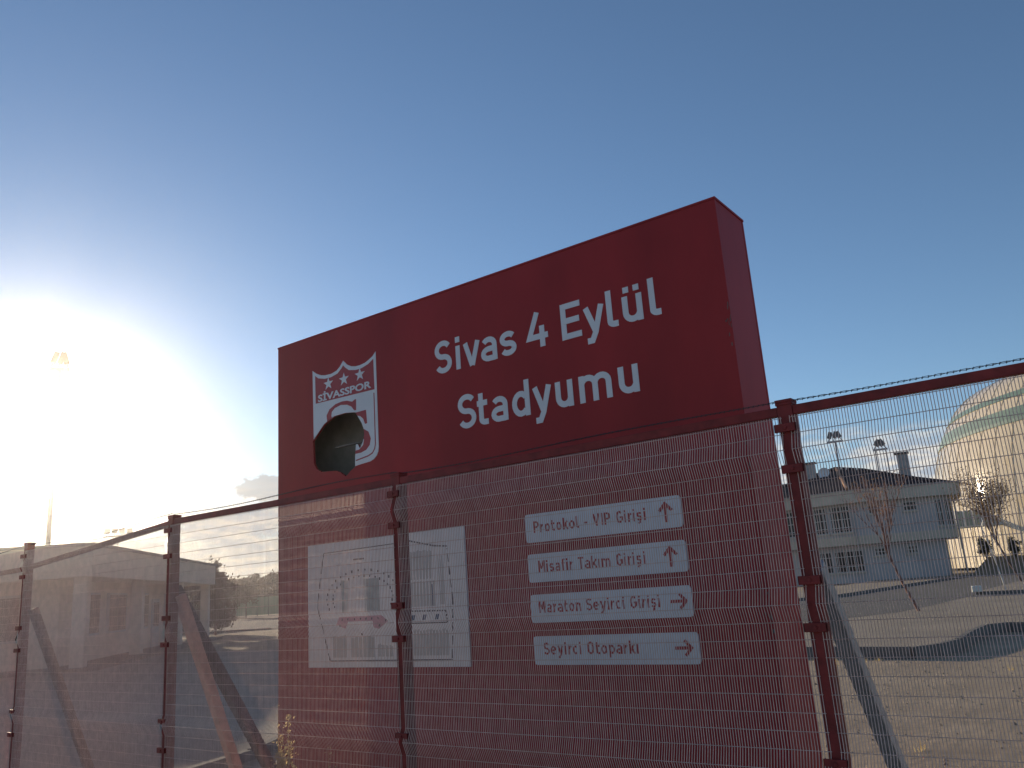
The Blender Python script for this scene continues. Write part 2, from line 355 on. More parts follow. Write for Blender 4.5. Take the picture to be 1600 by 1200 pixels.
def glyph2(c, q):
    rx = (q-SW)/2
    if c in 'SsivyalEtuümd': return glyph(c, q)
    if c == 'ş': return glyph('s', q) + [[(q/2, .0), (q/2+.004, -.028), (q/2-.03, -.05)]]
    if c == 'ı': return [[(q/2, 0), (q/2, X_)]]
    if c == 'P': return [[(h, 0), (h, C_)], [(h+.005, C_-h), (q*.5, C_-h)] + arc(q-h-.052, C_-h-.056, .052, .056, 88, -88, 9) + [(h+.005, C_-h-.112)]]
    if c == 'p': return [arc(h+rx, X_/2, rx, X_/2-h, 140, -140, 16), [(h, -.068), (h, X_)]]
    if c == 'r': return [[(h, 0), (h, X_)], arc(q, X_-h-.06, q-SW*.8, .06, 172, 92, 6)]
    if c == 'o': return [arc(q/2, X_/2, rx, X_/2-h, 0, 362, 22)]
    if c == 'O': return [arc(q/2, C_/2, rx, C_/2-h, 0, 362, 24)]
    if c == 'c': return [arc(q/2, X_/2, rx, X_/2-h, 48, 312, 16)]
    if c == 'e': return [[(h, X_*.5), (q-h*1.2, X_*.5)], arc(q/2, X_/2, rx, X_/2-h, 2, 312, 18)]
    if c == 'G': return [arc(q/2, C_/2, rx, C_/2-h, 42, 318, 18), [(q*.58, C_*.46), (q-h, C_*.46), (q-h, C_*.17)]]
    if c == 'k': return [[(h, 0), (h, C_)], [(q-.012, X_), (h+.012, .068)], [(q*.45, .115), (q-.01, .0)]]
    if c == '-': return [[(0, .095), (q, .095)]]
    if c == 'V': return [[(h*.9, C_), (q/2-.002, .002)], [(q-h*.9, C_), (q/2+.002, .002)]]
    if c == 'I': return [[(q/2, 0), (q/2, C_)]]
    if c == 'M': return [[(h, 0), (h, C_)], [(h*1.3, C_-.004), (q/2, .075)], [(q-h*1.3, C_-.004), (q/2, .075)], [(q-h, 0), (q-h, C_)]]
    if c == 'f': return [[(q, C_-h)] + arc(q*.36+.034, C_-h-.034, .034, .034, 80, 175, 5) + [(q*.36, 0)], [(0, X_-h), (q*.9, X_-h)]]
    if c == 'T': return [[(0, C_-h), (q, C_-h)], [(q/2, C_-h), (q/2, 0)]]
    if c == 'n': return [[(h, 0), (h, X_)], arc(h+rx, X_-h-.05, rx, .05, 165, 0, 9) + [(q-h, 0)]]
GW = dict(zip('ProtkliVIGşsMafTmınSeycOp-', (.15, .092, .145, .10, .135, .075, .05, .17, .05, .165, .13, .13, .19, .14, .09, .15, .235, .05, .14, .15, .14, .15, .13, .175, .145, .085)))
def stroke_text(body, x0, x1, zb, cap, yf, yb, m, parent):
    gap = .036; total = sum(GW.get(c, .07)+gap for c in body)-gap; sx = (x1-x0)/total; sz = cap/C_; u = 0
    for c in body:
        if c != ' ':
            b = MB()
            for k, st in enumerate(glyph2(c, GW[c])): stroke(b, [(x0+(u+x)*sx, zb+z*sz) for x, z in st], SW*.92*min(sx, sz), k, yf, yb)
            b.build('letter', m, parent)
        u += GW.get(c, .07)+gap
for zb, row in ((3.195, [('S', -3.97, -3.805), ('i', -3.770, -3.715), ('v', -3.688, -3.532), ('a', -3.522, -3.376), ('s', -3.347, -3.203), ('4', -3.100, -2.932), ('E', -2.818, -2.66), ('y', -2.637, -2.48), ('l', -2.460, -2.380), ('ü', -2.342, -2.198), ('l', -2.148, -2.072)]),
                (2.738, [('S', -3.770, -3.603), ('t', -3.590, -3.492), ('a', -3.462, -3.316), ('d', -3.277, -3.125), ('y', -3.097, -2.943), ('u', -2.910, -2.772), ('m', -2.722, -2.476), ('u', -2.424, -2.280)])):
    for c, x0, x1 in row:
        b = MB()
        for k, st in enumerate(glyph(c, x1-x0)): stroke(b, [(x0+x, zb+z) for x, z in st], SW, k)
        b.build('letter', m_white, sign)

def text_mesh(body, off=.026):
    cu = bpy.data.curves.new('t', 'FONT'); cu.body = body; cu.size = 1; cu.extrude = .5; cu.resolution_u = 3; cu.offset = off
    ob = bpy.data.objects.new('t', cu); COL.objects.link(ob); bpy.context.view_layer.update()
    me = bpy.data.meshes.new_from_object(ob.evaluated_get(bpy.context.evaluated_depsgraph_get()))
    bpy.data.objects.remove(ob); bpy.data.curves.remove(cu)
    return me, min(v.co.x for v in me.vertices), max(v.co.x for v in me.vertices)
def text_part(body, x0, x1, z0, z1, y, m, parent, thick=.0012):
    me, xa, xb = text_mesh(body)
    org = ORG[parent.name]; sx = (x1-x0)/(xb-xa); sz = (z1-z0)/.729
    for k, ch in enumerate(body):
        if ch == ' ': continue
        _, _, right = text_mesh(body[:k+1]); me, ca, cb = text_mesh(ch); sh_ = right-cb
        for v in me.vertices:
            c = v.co; v.co = (x0+(c.x+sh_-xa)*sx-org[0], y-c.z*thick*2-thick-org[1], z0+c.y*sz-org[2])
        me.materials.clear(); me.materials.append(m)
        o = bpy.data.objects.new('letter', me); COL.objects.link(o); o.parent = parent; ORG[o.name] = org

# --- crest with its broken corner
def loc_cut(o):
    o.parent = None; bpy.context.view_layer.update(); cut(o); o.parent = None
sh = [(-5.376, 3.53), (-5.33, 3.497), (-5.27, 3.470), (-5.214, 3.458), (-5.14, 3.455), (-5.073, 3.468), (-5.03, 3.495), (-4.989, 3.537), (-4.945, 3.495), (-4.895, 3.468), (-4.84, 3.456), (-4.789, 3.455), (-4.73, 3.462), (-4.683, 3.479), (-4.64, 3.498), (-4.605, 3.530), (-4.603, 3.204), (-4.601, 2.748), (-4.607, 2.71), (-4.625, 2.68), (-4.66, 2.655), (-4.702, 2.642), (-4.80, 2.636), (-4.869, 2.630), (-4.93, 2.607), (-4.984, 2.570), (-5.045, 2.612), (-5.10, 2.634), (-5.273, 2.648), (-5.33, 2.676), (-5.363, 2.724), (-5.370, 2.916)]
crest = MB().plate(sh[::-1], yo(1), Y0+.0005).build('crest', m_white, sign, label='white shield with its lower left corner broken away')
crest.parent = None; bpy.context.view_layer.update(); cut(crest); crest.parent = sign
field = [(-5.338, 3.232), (-5.342, 3.478), (-5.30, 3.448), (-5.22, 3.428), (-5.14, 3.425), (-5.06, 3.440), (-5.01, 3.475), (-4.989, 3.497), (-4.968, 3.475), (-4.92, 3.440), (-4.84, 3.424), (-4.77, 3.424), (-4.69, 3.443), (-4.632, 3.474), (-4.628, 3.218)]
MB().plate(field[::-1], yo(3), Y0).build('crest_field', m_crestred, crest)
for cx in (-5.174, -4.982, -4.791):
    P = []
    for i in range(10):
        a = pi/2+i*pi/5; r = .062 if i % 2 == 0 else .025; P.append((cx+r*cos(a), 3.375+r*sin(a)*.92))
    MB().plate(P, yo(5), Y0).build('star', m_white, crest)
text_part('SİVASSPOR', -5.305, -4.662, 3.240, 3.300, yo(4), m_white, crest)
line = [(-4.630, 3.19), (-4.630, 2.775), (-4.640, 2.735), (-4.668, 2.702), (-4.72, 2.685), (-4.80, 2.675), (-4.86, 2.668)]
b = MB()
for p, q in zip(line, line[1:]): pass
n = len(line); off = []
for i, (x, z) in enumerate(line):
    a, c = line[max(i-1, 0)], line[min(i+1, n-1)]; d = Vector((c[0]-a[0], c[1]-a[1])).normalized(); off.append((x+d.y*.010, z-d.x*.010))
b.plate((line+off[::-1]), yo(3), Y0).build('crest_line', m_crestred, crest)
upS = [(-5.16, 2.98), (-5.195, 3.04), (-5.203, 3.105), (-5.165, 3.152), (-5.09, 3.182), (-5.01, 3.190), (-4.95, 3.185), (-4.89, 3.165), (-4.86, 3.178), (-4.843, 3.178), (-4.846, 3.086), (-4.868, 3.088), (-4.899, 3.125), (-4.95, 3.150), (-5.027, 3.163), (-5.10, 3.150), (-5.138, 3.125), (-5.146, 3.09), (-5.125, 3.04), (-5.08, 2.98)]
midS = [(-4.85, 3.066), (-4.731, 3.068), (-4.722, 2.956), (-4.746, 2.954), (-4.766, 3.0), (-4.80, 3.028), (-4.86, 3.045), (-4.95, 3.04), (-4.95, 3.066)]
lowS = [(-4.80, 2.93), (-4.756, 2.912), (-4.71, 2.885), (-4.685, 2.826), (-4.70, 2.775), (-4.74, 2.742), (-4.80, 2.728), (-4.90, 2.728), (-4.90, 2.752), (-4.82, 2.756), (-4.775, 2.785), (-4.762, 2.83), (-4.80, 2.87)]
for P in (upS, midS, lowS):
    o = MB().plate(P, yo(3), Y0+.0004).build('crest_initial', m_crestred)
    bpy.context.view_layer.update(); cutter.location = (0, 0, 0); bpy.context.view_layer.update(); cut(o)
    g = ORG[crest.name]
    for v in o.data.vertices: v.co.x -= g[0]; v.co.y -= g[1]; v.co.z -= g[2]
    o.parent = crest
bpy.data.objects.remove(cutter)

# --- map board
mb = MB().plate([(-5.449, 1.088), (-3.776, 1.092), (-3.769, 2.047), (-5.448, 2.046)], Y0-.012, Y0+.001).build('map_board', m_map, sign, label='white board with a faded parking plan')
yp = Y0-.0135
class Ink(MB):
    def quad(s, P, dy=0): return s.plate(P, yp-dy, Y0-.011)
    def seg(s, a, c, w=.006, dy=0):
        d = Vector((c[0]-a[0], c[1]-a[1])); d.normalize(); nx, nz = -d.y*w/2, d.x*w/2
        return s.quad([(a[0]-nx, a[1]-nz), (c[0]-nx, c[1]-nz), (c[0]+nx, c[1]+nz), (a[0]+nx, a[1]+nz)], dy)
    def dash(s, pts, on=.03, gap=.018, w=.006):
        for a, c in zip(pts, pts[1:]):
            d = math.hypot(c[0]-a[0], c[1]-a[1]); t = 0
            while t < d:
                e = min(d, t+on); s.seg((a[0]+(c[0]-a[0])*t/d, a[1]+(c[1]-a[1])*t/d), (a[0]+(c[0]-a[0])*e/d, a[1]+(c[1]-a[1])*e/d), w, .0006*(1+len(s.f) % 2)); t += on+gap
        return s
ik = Ink()
ik.dash([(-4.30, 1.985), (-4.49, 1.979), (-5.255, 1.968)], .5, .0, .006)
ik.dash([(-5.255, 1.962), (-5.27, 1.893), (-5.327, 1.603), (-5.329, 1.534), (-5.193, 1.140)], .085, .035, .008)
ik.dash([(-5.193, 1.138), (-3.933, 1.141)], .9, .0, .007)
ik.dash([(-3.933, 1.150), (-3.904, 1.537), (-3.936, 1.90)], .06, .03, .008)
ik.dash([(-3.938, 1.918), (-4.063, 1.931), (-4.30, 1.985)], .016, .010, .011)
ik.dash([(-4.324, 1.480), (-3.972, 1.472), (-3.965, 1.391)], .014, .010, .010); ik.dash([(-3.965, 1.391), (-4.328, 1.394)], .4, 0, .008)
ik.build('map_outline', m_inkd, mb, kind='stuff')
ik = Ink(); ik.quad([(-5.055, 1.745), (-5.02, 1.743), (-5.025, 1.498), (-5.05, 1.498)]); ik.quad([(-4.765, 1.74), (-4.637, 1.737), (-4.627, 1.501), (-4.765, 1.502)])
ik.build('map_stands', m_inkg, mb, kind='stuff')
ik = Ink(); ik.quad([(-5.017, 1.743), (-4.978, 1.738), (-4.985, 1.496), (-5.022, 1.498)]); ik.quad([(-4.80, 1.74), (-4.768, 1.74), (-4.768, 1.502), (-4.79, 1.502)])
ik.build('map_stands', m_inkl, mb, kind='stuff')
Ink().plate([(-5.112, 1.408), (-5.012, 1.376), (-4.98, 1.428), (-4.712, 1.426), (-4.70, 1.377), (-4.646, 1.366), (-4.549, 1.419), (-4.615, 1.463), (-5.081, 1.465)], yp, Y0-.011).build('map_zone', m_inkp, mb)
ik = Ink()
for i in range(22):
    a = R(200-i*10.5); 
    for k, (rx, rz) in enumerate(((.40, .21), (.33, .165))):
        x, z = -4.82+rx*cos(a), 1.60+rz*sin(a)*1.0
        s_ = .007 if (i+k) % 3 else .010
        ik.quad([(x-s_*.7, z-s_), (x+s_*.7, z-s_), (x+s_*.7, z+s_), (x-s_*.7, z+s_)], .0008)
for x in (-5.05, -4.98, -4.91, -4.84, -4.78, -4.72, -4.65): ik.quad([(x-.006, 1.436), (x+.006, 1.436), (x+.006, 1.452), (x-.006, 1.452)], .0008)
for x, z in ((-5.07, 1.40), (-4.64, 1.39), (-4.57, 1.425), (-4.83, 1.33)): ik.quad([(x-.008, z-.008), (x+.008, z-.008), (x+.008, z+.008), (x-.008, z+.008)], .0008)
for i in range(9): ik.quad([(-4.905+i*.013, 1.888), (-4.897+i*.013, 1.888), (-4.897+i*.013, 1.900), (-4.905+i*.013, 1.900)], .0008)
ik.build('map_gate_marks', m_inkd, mb, kind='stuff')
ik = Ink()
def lots(x0, x1, z0, z1, n, w=.6, slant=0):
    for i in range(n):
        a = x0+(x1-x0)*i/n; c = a+(x1-x0)/n*w; ik.quad([(a, z0), (c, z0), (c-slant, z1+random.uniform(-.012, .012)), (a-slant, z1)])
lots(-4.305, -4.085, 1.70, 1.905, 7, .62, -.008); lots(-4.31, -4.06, 1.508, 1.685, 8, .62, -.006)
lots(-4.02, -3.965, 1.515, 1.862, 3, .5, .012); lots(-4.295, -3.955, 1.17, 1.342, 11, .62, -.006)
lots(-5.155, -5.0, 1.163, 1.322, 4, .86); lots(-4.95, -4.69, 1.163, 1.31, 6, .8); lots(-4.665, -4.50, 1.166, 1.25, 4, .75)
ik.build('map_parking_rows', m_ink, mb, kind='stuff')
ik = Ink()
for x in (-4.30, -4.19, -4.07):
    for j in (0, 1): 
        ik.seg((x+j*.02-.006, 1.415), (x+j*.02+.008, 1.45), .011, .0006)
ik.seg((-4.095, 1.51), (-4.095, 1.66), .008)
ik.build('map_bus_marks', m_inkb, mb, kind='stuff')

# --- direction plates
rows = [('Protokol - VIP Girişi', 1.876, 2.063, -3.168, -2.33, 'up'), ('Misafir Takım Girişi', 1.618, 1.800, -3.152, -2.365, 'up'),
        ('Maraton Seyirci Girişi', 1.362, 1.540, -3.172, -2.298, 'right'), ('Seyirci Otoparkı', 1.102, 1.278, -3.157, -2.470, 'right')]
for i, (txt, z0, z1, tx0, tx1, ar) in enumerate(rows):
    x0, x1 = -3.236, -2.093+(.012 if i == 3 else 0); r = .022
    P = arc(x1-r, z1-r, r, r, 0, 90, 4)+arc(x0+r, z1-r, r, r, 90, 180, 4)+arc(x0+r, z0+r, r, r, 180, 270, 4)+arc(x1-r, z0+r, r, r, 270, 360, 4)
    pl = MB().plate(P, Y0-.010, Y0+.001).build('direction_plate', m_plate, sign)
    zb = z0+.062
    stroke_text(txt, tx0, tx1, zb, .076, Y0-.0116, Y0-.0095, m_platered, pl)
    b = MB(); cx = -2.196 if ar == 'up' else -2.176; cz = (z0+z1)/2+.002; ya, yb_ = Y0-.0125, Y0-.009
    def tr(u, v): return (cx+u, cz+v) if ar == 'up' else (cx+v*.92, cz-u)
    k_ = .001
    def fl(P): 
        P = [tr(*p) for p in P]; A = sum(P[j][0]*P[(j+1) % len(P)][1]-P[(j+1) % len(P)][0]*P[j][1] for j in range(len(P))); return P if A > 0 else P[::-1]
    b.plate(fl([(-.009, -.06), (.009, -.06), (.009, .05), (-.009, .05)]), ya, yb_)
    b.plate(fl([(0, .064), (0, .037), (-.036, .002), (-.048, .014)]), ya-.0006, yb_); b.plate(fl([(0, .064), (.048, .014), (.036, .002), (0, .037)]), ya-.0012, yb_)
    b.build('arrow', m_platered, pl)

# ---------------------------------------------------------------- mesh fence
YF = 3.73
fence = thing('mesh_fence', (-4, YF, 0), 'red steel fence of fine galvanised wire mesh panels in front of the sign', 'fence')
PX = [-13.70, -11.18, -8.67, -6.16, -3.645, -1.155, 1.335, 3.83]
folds = [2.115, 1.44, .765, .09]
prof = [(2.272, 0)]
for z in folds: prof += [(z+.075, 0), (z, -.028), (z-.075, 0)]
prof[-1] = (.02, 0)
def yoff(z):
    for (za, ya), (zb, yb) in zip(prof, prof[1:]):
        if zb <= z <= za: return ya+(yb-ya)*(za-z)/(za-zb)
    return 0
def panel(w):
    b = MB(); n = int(w/.0127); rv = .0018
    ring = [(cos(2*pi*j/5), sin(2*pi*j/5)) for j in range(5)]
    for i in range(n+1):
        x = w*i/n; o = len(b.v); jx = random.uniform(-.0006, .0006)
        for z, y in prof:
            jz = random.uniform(-.0007, .0007); bow = .004*sin(x*2.6+1)*sin(z*2.1)
            for cx, cy in ring: b.v.append((x+jx+jz+cx*rv, y+bow+cy*rv, z))
        for k in range(len(prof)-1):
            for j in range(5): b.f.append((o+k*5+j, o+(k+1)*5+j, o+(k+1)*5+(j+1) % 5, o+k*5+(j+1) % 5))
    z = 2.264
    zs = [2.265]+[2.19-.075*i for i in range(29)]
    for z in zs:
        y = yoff(z)+.0034; b.tube([(-.004, y, z), (w+.004, y, z)], .0017, 5)
    return b
pm = {}
for i in range(len(PX)-1):
    xa, xb = PX[i]+.021, PX[i+1]-.021; w = round(xb-xa, 3)
    if w not in pm:
        b = panel(w); me = bpy.data.meshes.new('wire_panel'); me.from_pydata(b.v, [], b.f); me.materials.append(m_wire)
        me.polygons.foreach_set('use_smooth', [True]*len(me.polygons)); pm[w] = me
    o = piece(pm[w], fence, 'wire_panel', (xa, YF, 0)); o['kind'] = 'stuff'
for i, x in enumerate(PX):
    p = MB().box(x-.035, x+.035, YF+.006, YF+.076, -.2, 2.338).build('post', m_fred, fence, bevel=.004)
    MB().box(x-.040, x+.040, YF+.001, YF+.081, 2.338, 2.352).box(x-.039, x+.039, YF+.002, YF+.080, 2.325, 2.338).build('post_cap', m_fred, p, bevel=.003)
    for z in (2.222, 2.022, 1.543, 1.348, .790, .590):
        zz = z+random.uniform(-.008, .008); sx = random.uniform(-.004, .004)
        c = MB().box(x-.050+sx, x+.050+sx, YF-.018, YF-.008, zz-.019, zz+.019).box(x-.050+sx, x-.044+sx, YF-.018, YF+.012, zz-.0185, zz+.0185).box(x+.044+sx, x+.050+sx, YF-.018, YF+.012, zz-.0185, zz+.0185).build('clamp', m_fred, p, bevel=.002)
        hexv = [(x+sx+.009*cos(k*pi/3), zz+.009*sin(k*pi/3)) for k in range(6)]
        MB().plate(hexv, YF-.025, YF-.017).build('bolt', m_fred, p)
for i in range(len(PX)-1):
    xa, xb = PX[i]+.036, PX[i+1]-.036; za = zb = 2.299
    if i == 2: za, zb = 2.108, 2.288
    if i == 1: za, zb = 2.06, 2.10
    if i == 0: za, zb = 2.06, 2.06
    hh = .0215
    b = MB(); P = [(xa, za-hh), (xb, zb-hh), (xb, zb+hh), (xa, za+hh)]
    b.plate(P, YF+.010, YF+.050).build('top_rail', m_fred, fence, bevel=.003)
# twisted wire stretched over the rail
b = MB()
for i in range(len(PX)-1):
    xa, xb = PX[i], PX[i+1]; n = int((xb-xa)/.012)
    zA = 2.352 if i > 2 else 2.352-.05*(3-i)*.7; zB = 2.352 if i >= 2 else 2.352-.05*(2-i)*.7
    for ph in (0, pi):
        pts = []
        for k in range(n+1):
            t = k/n; x = xa+(xb-xa)*t; z = zA+(zB-zA)*t-.03*sin(pi*t)*(.6+.5*((i*7) % 3-1))+.012*sin(pi*t*2+i); a = k*2*pi/8+ph
            pts.append((x, YF+.03+.0035*cos(a), z+.006+.0028*sin(a)))
        b.tube(pts, .0016, 4, rot=.4)
    for k in range(int((xb-xa)/.024)):
        t = (k+.5)*.024/(xb-xa); x = xa+(xb-xa)*t; z = zA+(zB-zA)*t-.03*sin(pi*t)*(.6+.5*((i*7) % 3-1))+.012*sin(pi*t*2+i)+.006
        b.tube([(x-.003, YF+.03, z-.006), (x+.002, YF+.030, z+.004)], .0022, 4)
b.build('twisted_wire', m_barb, fence, kind='stuff')
def brace(p0, p1, w, m, label=None):
    d = Vector(p1)-Vector(p0)
    o = MB().tube([p0, p1], w*.7071, 4, rot=pi/4).build('brace', m, fence, bevel=.005)
    if label: o['label'] = label
    return o
brace((-1.15, YF+.08, 1.60), (-1.15, 5.20, -.05), .075, m_galv, 'grey galvanised brace leaning from the right hand post')
brace((-6.12, YF+.08, 1.72), (-6.12, 4.50, -.05), .075, m_tube_sunlit, 'galvanised brace with sunlit pink put into its colour, leaning from the corner post')
brace((-6.20, YF+.08, 1.78), (-6.20, 4.93, -.05), .085, m_darktube, 'dark brace behind the sunlit pink one')
brace((-8.60, YF+.08, 1.72), (-8.60, 4.52, -.05), .075, m_darktube)
brace((-11.12, YF+.08, 1.72), (-11.12, 4.52, -.05), .075, m_galv)
brace((1.34, YF+.08, 1.60), (1.34, 5.20, -.05), .075, m_galv)

# ---------------------------------------------------------------- gatehouse on the left
gx, gy = -26.4, 13.45
gate = thing('gatehouse', (gx, gy, 0), 'low flat roofed gatehouse with a deep fascia beyond the left fence', 'building')
G = frame(gx, gy, R(135))      # u along the long side, w into the building
def gbox(name, m, u0, u1, w0, w1, z0, z1, parent=None, bevel=0): return MB().box(u0, u1, w0, w1, z0, z1, G).build(name, m, parent or gate, bevel=bevel)
LEN, DEP = 19.5, 11
gbox('roof_slab', m_cabroof, 0, LEN, 0, DEP, 3.80, 3.90)
gbox('fascia', m_fascia, .08, LEN-.08, .08, .20, 2.85, 3.80); gbox('fascia', m_fascia, .08, .20, .205, DEP-.08, 2.85, 3.80)
gbox('fascia', m_fascia, LEN-.20, LEN-.08, .205, DEP-.08, 2.85, 3.80); gbox('soffit', m_fascia, .20, LEN-.20, .20, DEP-.2, 2.86, 2.92)
gbox('wall', m_cabin, 1.5, LEN-1.5, 1.5, DEP-1.0, 0, 2.859)
for u in (.35, 6.5, 12.8, LEN-.75):
    c = gbox('column', m_cabin, u, u+.4, .30, .70, 0, 2.859)
for w in (5.2, DEP-.9): gbox('column', m_cabin, .32, .72, w, w+.4, 0, 2.859)
for u in (3.0, 6.2, 9.4, 14.6):
    wv = gbox('window', m_frame, u, u+2.2, 1.40, 1.50, .95, 2.45); gbox('pane', m_glass, u+.08, u+1.06, 1.385, 1.40, 1.03, 2.37, wv); gbox('pane', m_glass, u+1.14, u+2.12, 1.385, 1.40, 1.03, 2.37, wv)
d = gbox('door', m_frame, 12.4, 13.5, 1.42, 1.50, 0, 2.2); gbox('pane', m_glass, 12.55, 13.35, 1.40, 1.42, 1.0, 2.05, d)
for w in (2.6, 6.4):
    wv = gbox('window', m_frame, 1.40, 1.50, w, w+2.4, .95, 2.45); gbox('pane', m_glass, 1.385, 1.40, w+.08, w+2.32, 1.03, 2.37, wv)
gbox('paved_step', m_kerb, -.2, LEN+.2, -.3, DEP+.2, -.05, .10)

# ---------------------------------------------------------------- floodlight masts
def mast(azd, dist, height, label, r=.16, nl=4, group='floodlight masts', arm=1.6, z0=0, twin=False, tilt=.3):
    x, y = pol(azd, dist); t = thing('floodlight_mast', (x, y, z0), label, 'floodlight', group)
    if twin:
        for sx in (-.45, .45): MB().tube([(x+sx, y, z0), (x+sx, y, z0+height)], [r, r*.8], 8).build('pole', m_steel, t, smooth=True)
    else: MB().tube([(x, y, z0), (x, y, z0+height)], [r, r*.55], 10).build('pole', m_steel, t, smooth=True)
    a = R(azd); ux, uy = cos(a), sin(a)
    F = frame(x, y, a, z0+height)
    MB().box(-arm/2, arm/2, -.08, .08, -.1, .06, F).build('crossarm', m_steel, t)
    for k in range(nl):
        u = -arm/2+arm*(k+.5)/nl; w_ = arm/nl*.40; sgn = -1 if k < nl/2 else 1
        def FF(p, q, s, u=u, sgn=sgn): 
            ca, sa = cos(tilt*sgn), sin(tilt*sgn); return F(u+p*ca-s*sa, q, .35+p*sa+s*ca)
        l = MB().box(-w_, w_, -.14, .22, -.02, .62, FF).build('floodlight', m_lamp, t, bevel=.03)
        MB().box(-.04, .04, -.05, .05, -.40, .0, FF).build('bracket', m_steel, l)
    return t
mast(65.55, 50, 15.0, 'tall floodlight mast against the bright sun glow', .16, 3, arm=1.0)
mast(61.75, 120, 11.6, 'small distant floodlight rack above the gatehouse roof', .12, 4, arm=3.6, tilt=.05)
mast(14.35, 84, 13.0, 'floodlight mast with dark lamp cluster above the villa roof peak', .13, 3, arm=1.45, tilt=.35)
mast(11.75, 82, 11.5, 'twin legged floodlight mast between villa peak and chimney', .07, 2, arm=1.25, twin=True, tilt=.6)

# ---------------------------------------------------------------- villa on the right
VA = 14.0; vx, vy = pol(VA, 69)
villa = thing('villa', (vx, vy, UP), 'two storey pale villa with dark hipped tile roof and chimneys', 'building')
V = frame(vx, vy, R(VA-3), 0)
def foot(off=0, r0=0):
    base = [(-8.5, 2.8), (0, 0), (4.6, .9)] + [(5.1+1.9*sin(R(a)), 3.0-2.05*cos(R(a))) for a in (0, 18, 36, 54, 72, 90)] + [(7.0, 9.5), (-8.5, 9.5)]
    if not off: return base
    cx, cy = 0.3, 5; out = []
    n = len(base)
    for i, p in enumerate(base):
        a, c = base[i-1], base[(i+1) % n]
        d0 = Vector((p[0]-a[0], p[1]-a[1])).normalized(); d1 = Vector((c[0]-p[0], c[1]-p[1])).normalized()
        n0 = Vector((d0.y, -d0.x)); n1 = Vector((d1.y, -d1.x)); mm = (n0+n1).normalized(); out.append((p[0]+mm.x*off/max(.5, mm.dot(n0)), p[1]+mm.y*off/max(.5, mm.dot(n0))))
    return out
MB().prism(foot(-.85), UP-.1, 3.0, V).build('lower_wall', m_villa, villa)
MB().prism(foot(), 3.0, 6.10, V).build('upper_wall', m_villa, villa)
MB().prism(foot(.04), 2.92, 3.55, V).build('storey_band', m_villac, villa)
MB().prism(foot(.75), 6.05, 6.95, V).build('eaves_fascia', m_villac, villa)
MB().prism(foot(.82), 6.95, 7.03, V).build('gutter', m_chim, villa)
ev = foot(.85); apex = [(-1.0, 5.2), (1.0, 5.4)]
b = MB(); n = len(ev); vs_ = [V(x, y, 7.03) for x, y in ev] + [V(apex[0][0], apex[0][1], 9.35), V(apex[1][0], apex[1][1], 9.0)]
fs = []
for i in range(n):
    j = (i+1) % n
    if i == 0: fs.append((i, j, n))
    elif i == n-1: fs.append((i, j, n))
    elif i == n-2: fs.append((i, j, n, n+1))
    elif i == 1: fs.append((i, j, n+1, n))
    else: fs.append((i, j, n+1))
b.add(vs_, fs); roof = b.build('roof', m_tile, villa)
def lerp(a, c, t): return tuple(a[i]+(c[i]-a[i])*t for i in range(3))
for e0, e1 in ((1, n), (0, n), (4, n+1)):
    p, q = vs_[e0], vs_[e1]
    for k in range(10):
        a, c = lerp(p, q, k/10), lerp(p, q, (k+.93)/10)
        MB().tube([(a[0], a[1], a[2]+.04), (c[0], c[1], c[2]+.08)], [.16, .13], 8).build('ridge_tile', m_ridge_lit if e0 == 1 else m_tile, roof)
p, q = vs_[n], vs_[n+1]
for k in range(5):
    a, c = lerp(p, q, k/5), lerp(p, q, (k+.93)/5); MB().tube([(a[0], a[1], a[2]+.04), (c[0], c[1], c[2]+.06)], .14, 8).build('ridge_tile', m_tile, roof)
def chimney(u, w, z0, z1, s):
    c = MB().box(u-s, u+s, w-s, w+s, z0, z1, V).build('chimney', m_chim, villa); MB().box(u-s-.12, u+s+.12, w-s-.12, w+s+.12, z1+.10, z1+.2, V).box(u-s+.03, u-s+.12, w-s+.03, w+s-.03, z1, z1+.10, V).box(u+s-.12, u+s-.03, w-s+.03, w+s-.03, z1, z1+.10, V).build('chimney_cap', m_lamp, c)
chimney(4.15, 4.2, 7.3, 9.75, .42); chimney(-3.0, 4.6, 7.5, 9.85, .42)
dc = V(-1.9, 4.0, 8.95)
MB().rev([(.02, 0), (.25, .04), (.48, .16)], (0, 0, 0), 16).build('satellite_dish', m_white, villa)
dish = [o for o in villa.children if o.name.startswith('satellite_dish')][0]
for v in dish.data.vertices: v.co = Vector((v.co.x, v.co.y, v.co.z)) + Vector((vx, vy, UP))
for v in dish.data.vertices:
    c = Matrix.Rotation(R(75), 3, 'X') @ v.co; v.co = c + Vector(dc) - Vector((vx, vy, UP))
MB().tube([V(-1.9, 4.05, 8.2), dc], .04, 6).build('dish_arm', m_steel, villa)
def facade(p, q):
    d = Vector((q[0]-p[0], q[1]-p[1])); Ln = d.length; d.normalize()
    return lambda s, o, z: V(p[0]+d.x*s+d.y*o, p[1]+d.y*s-d.x*o, z)
B0 = foot(); fl_ = facade(B0[0], B0[1]); fr_ = facade(B0[1], B0[2]); Ll = math.hypot(8.5, 2.8)
B1 = foot(-.85); fl2 = facade(B1[0], B1[1]); fr2 = facade(B1[1], B1[2])
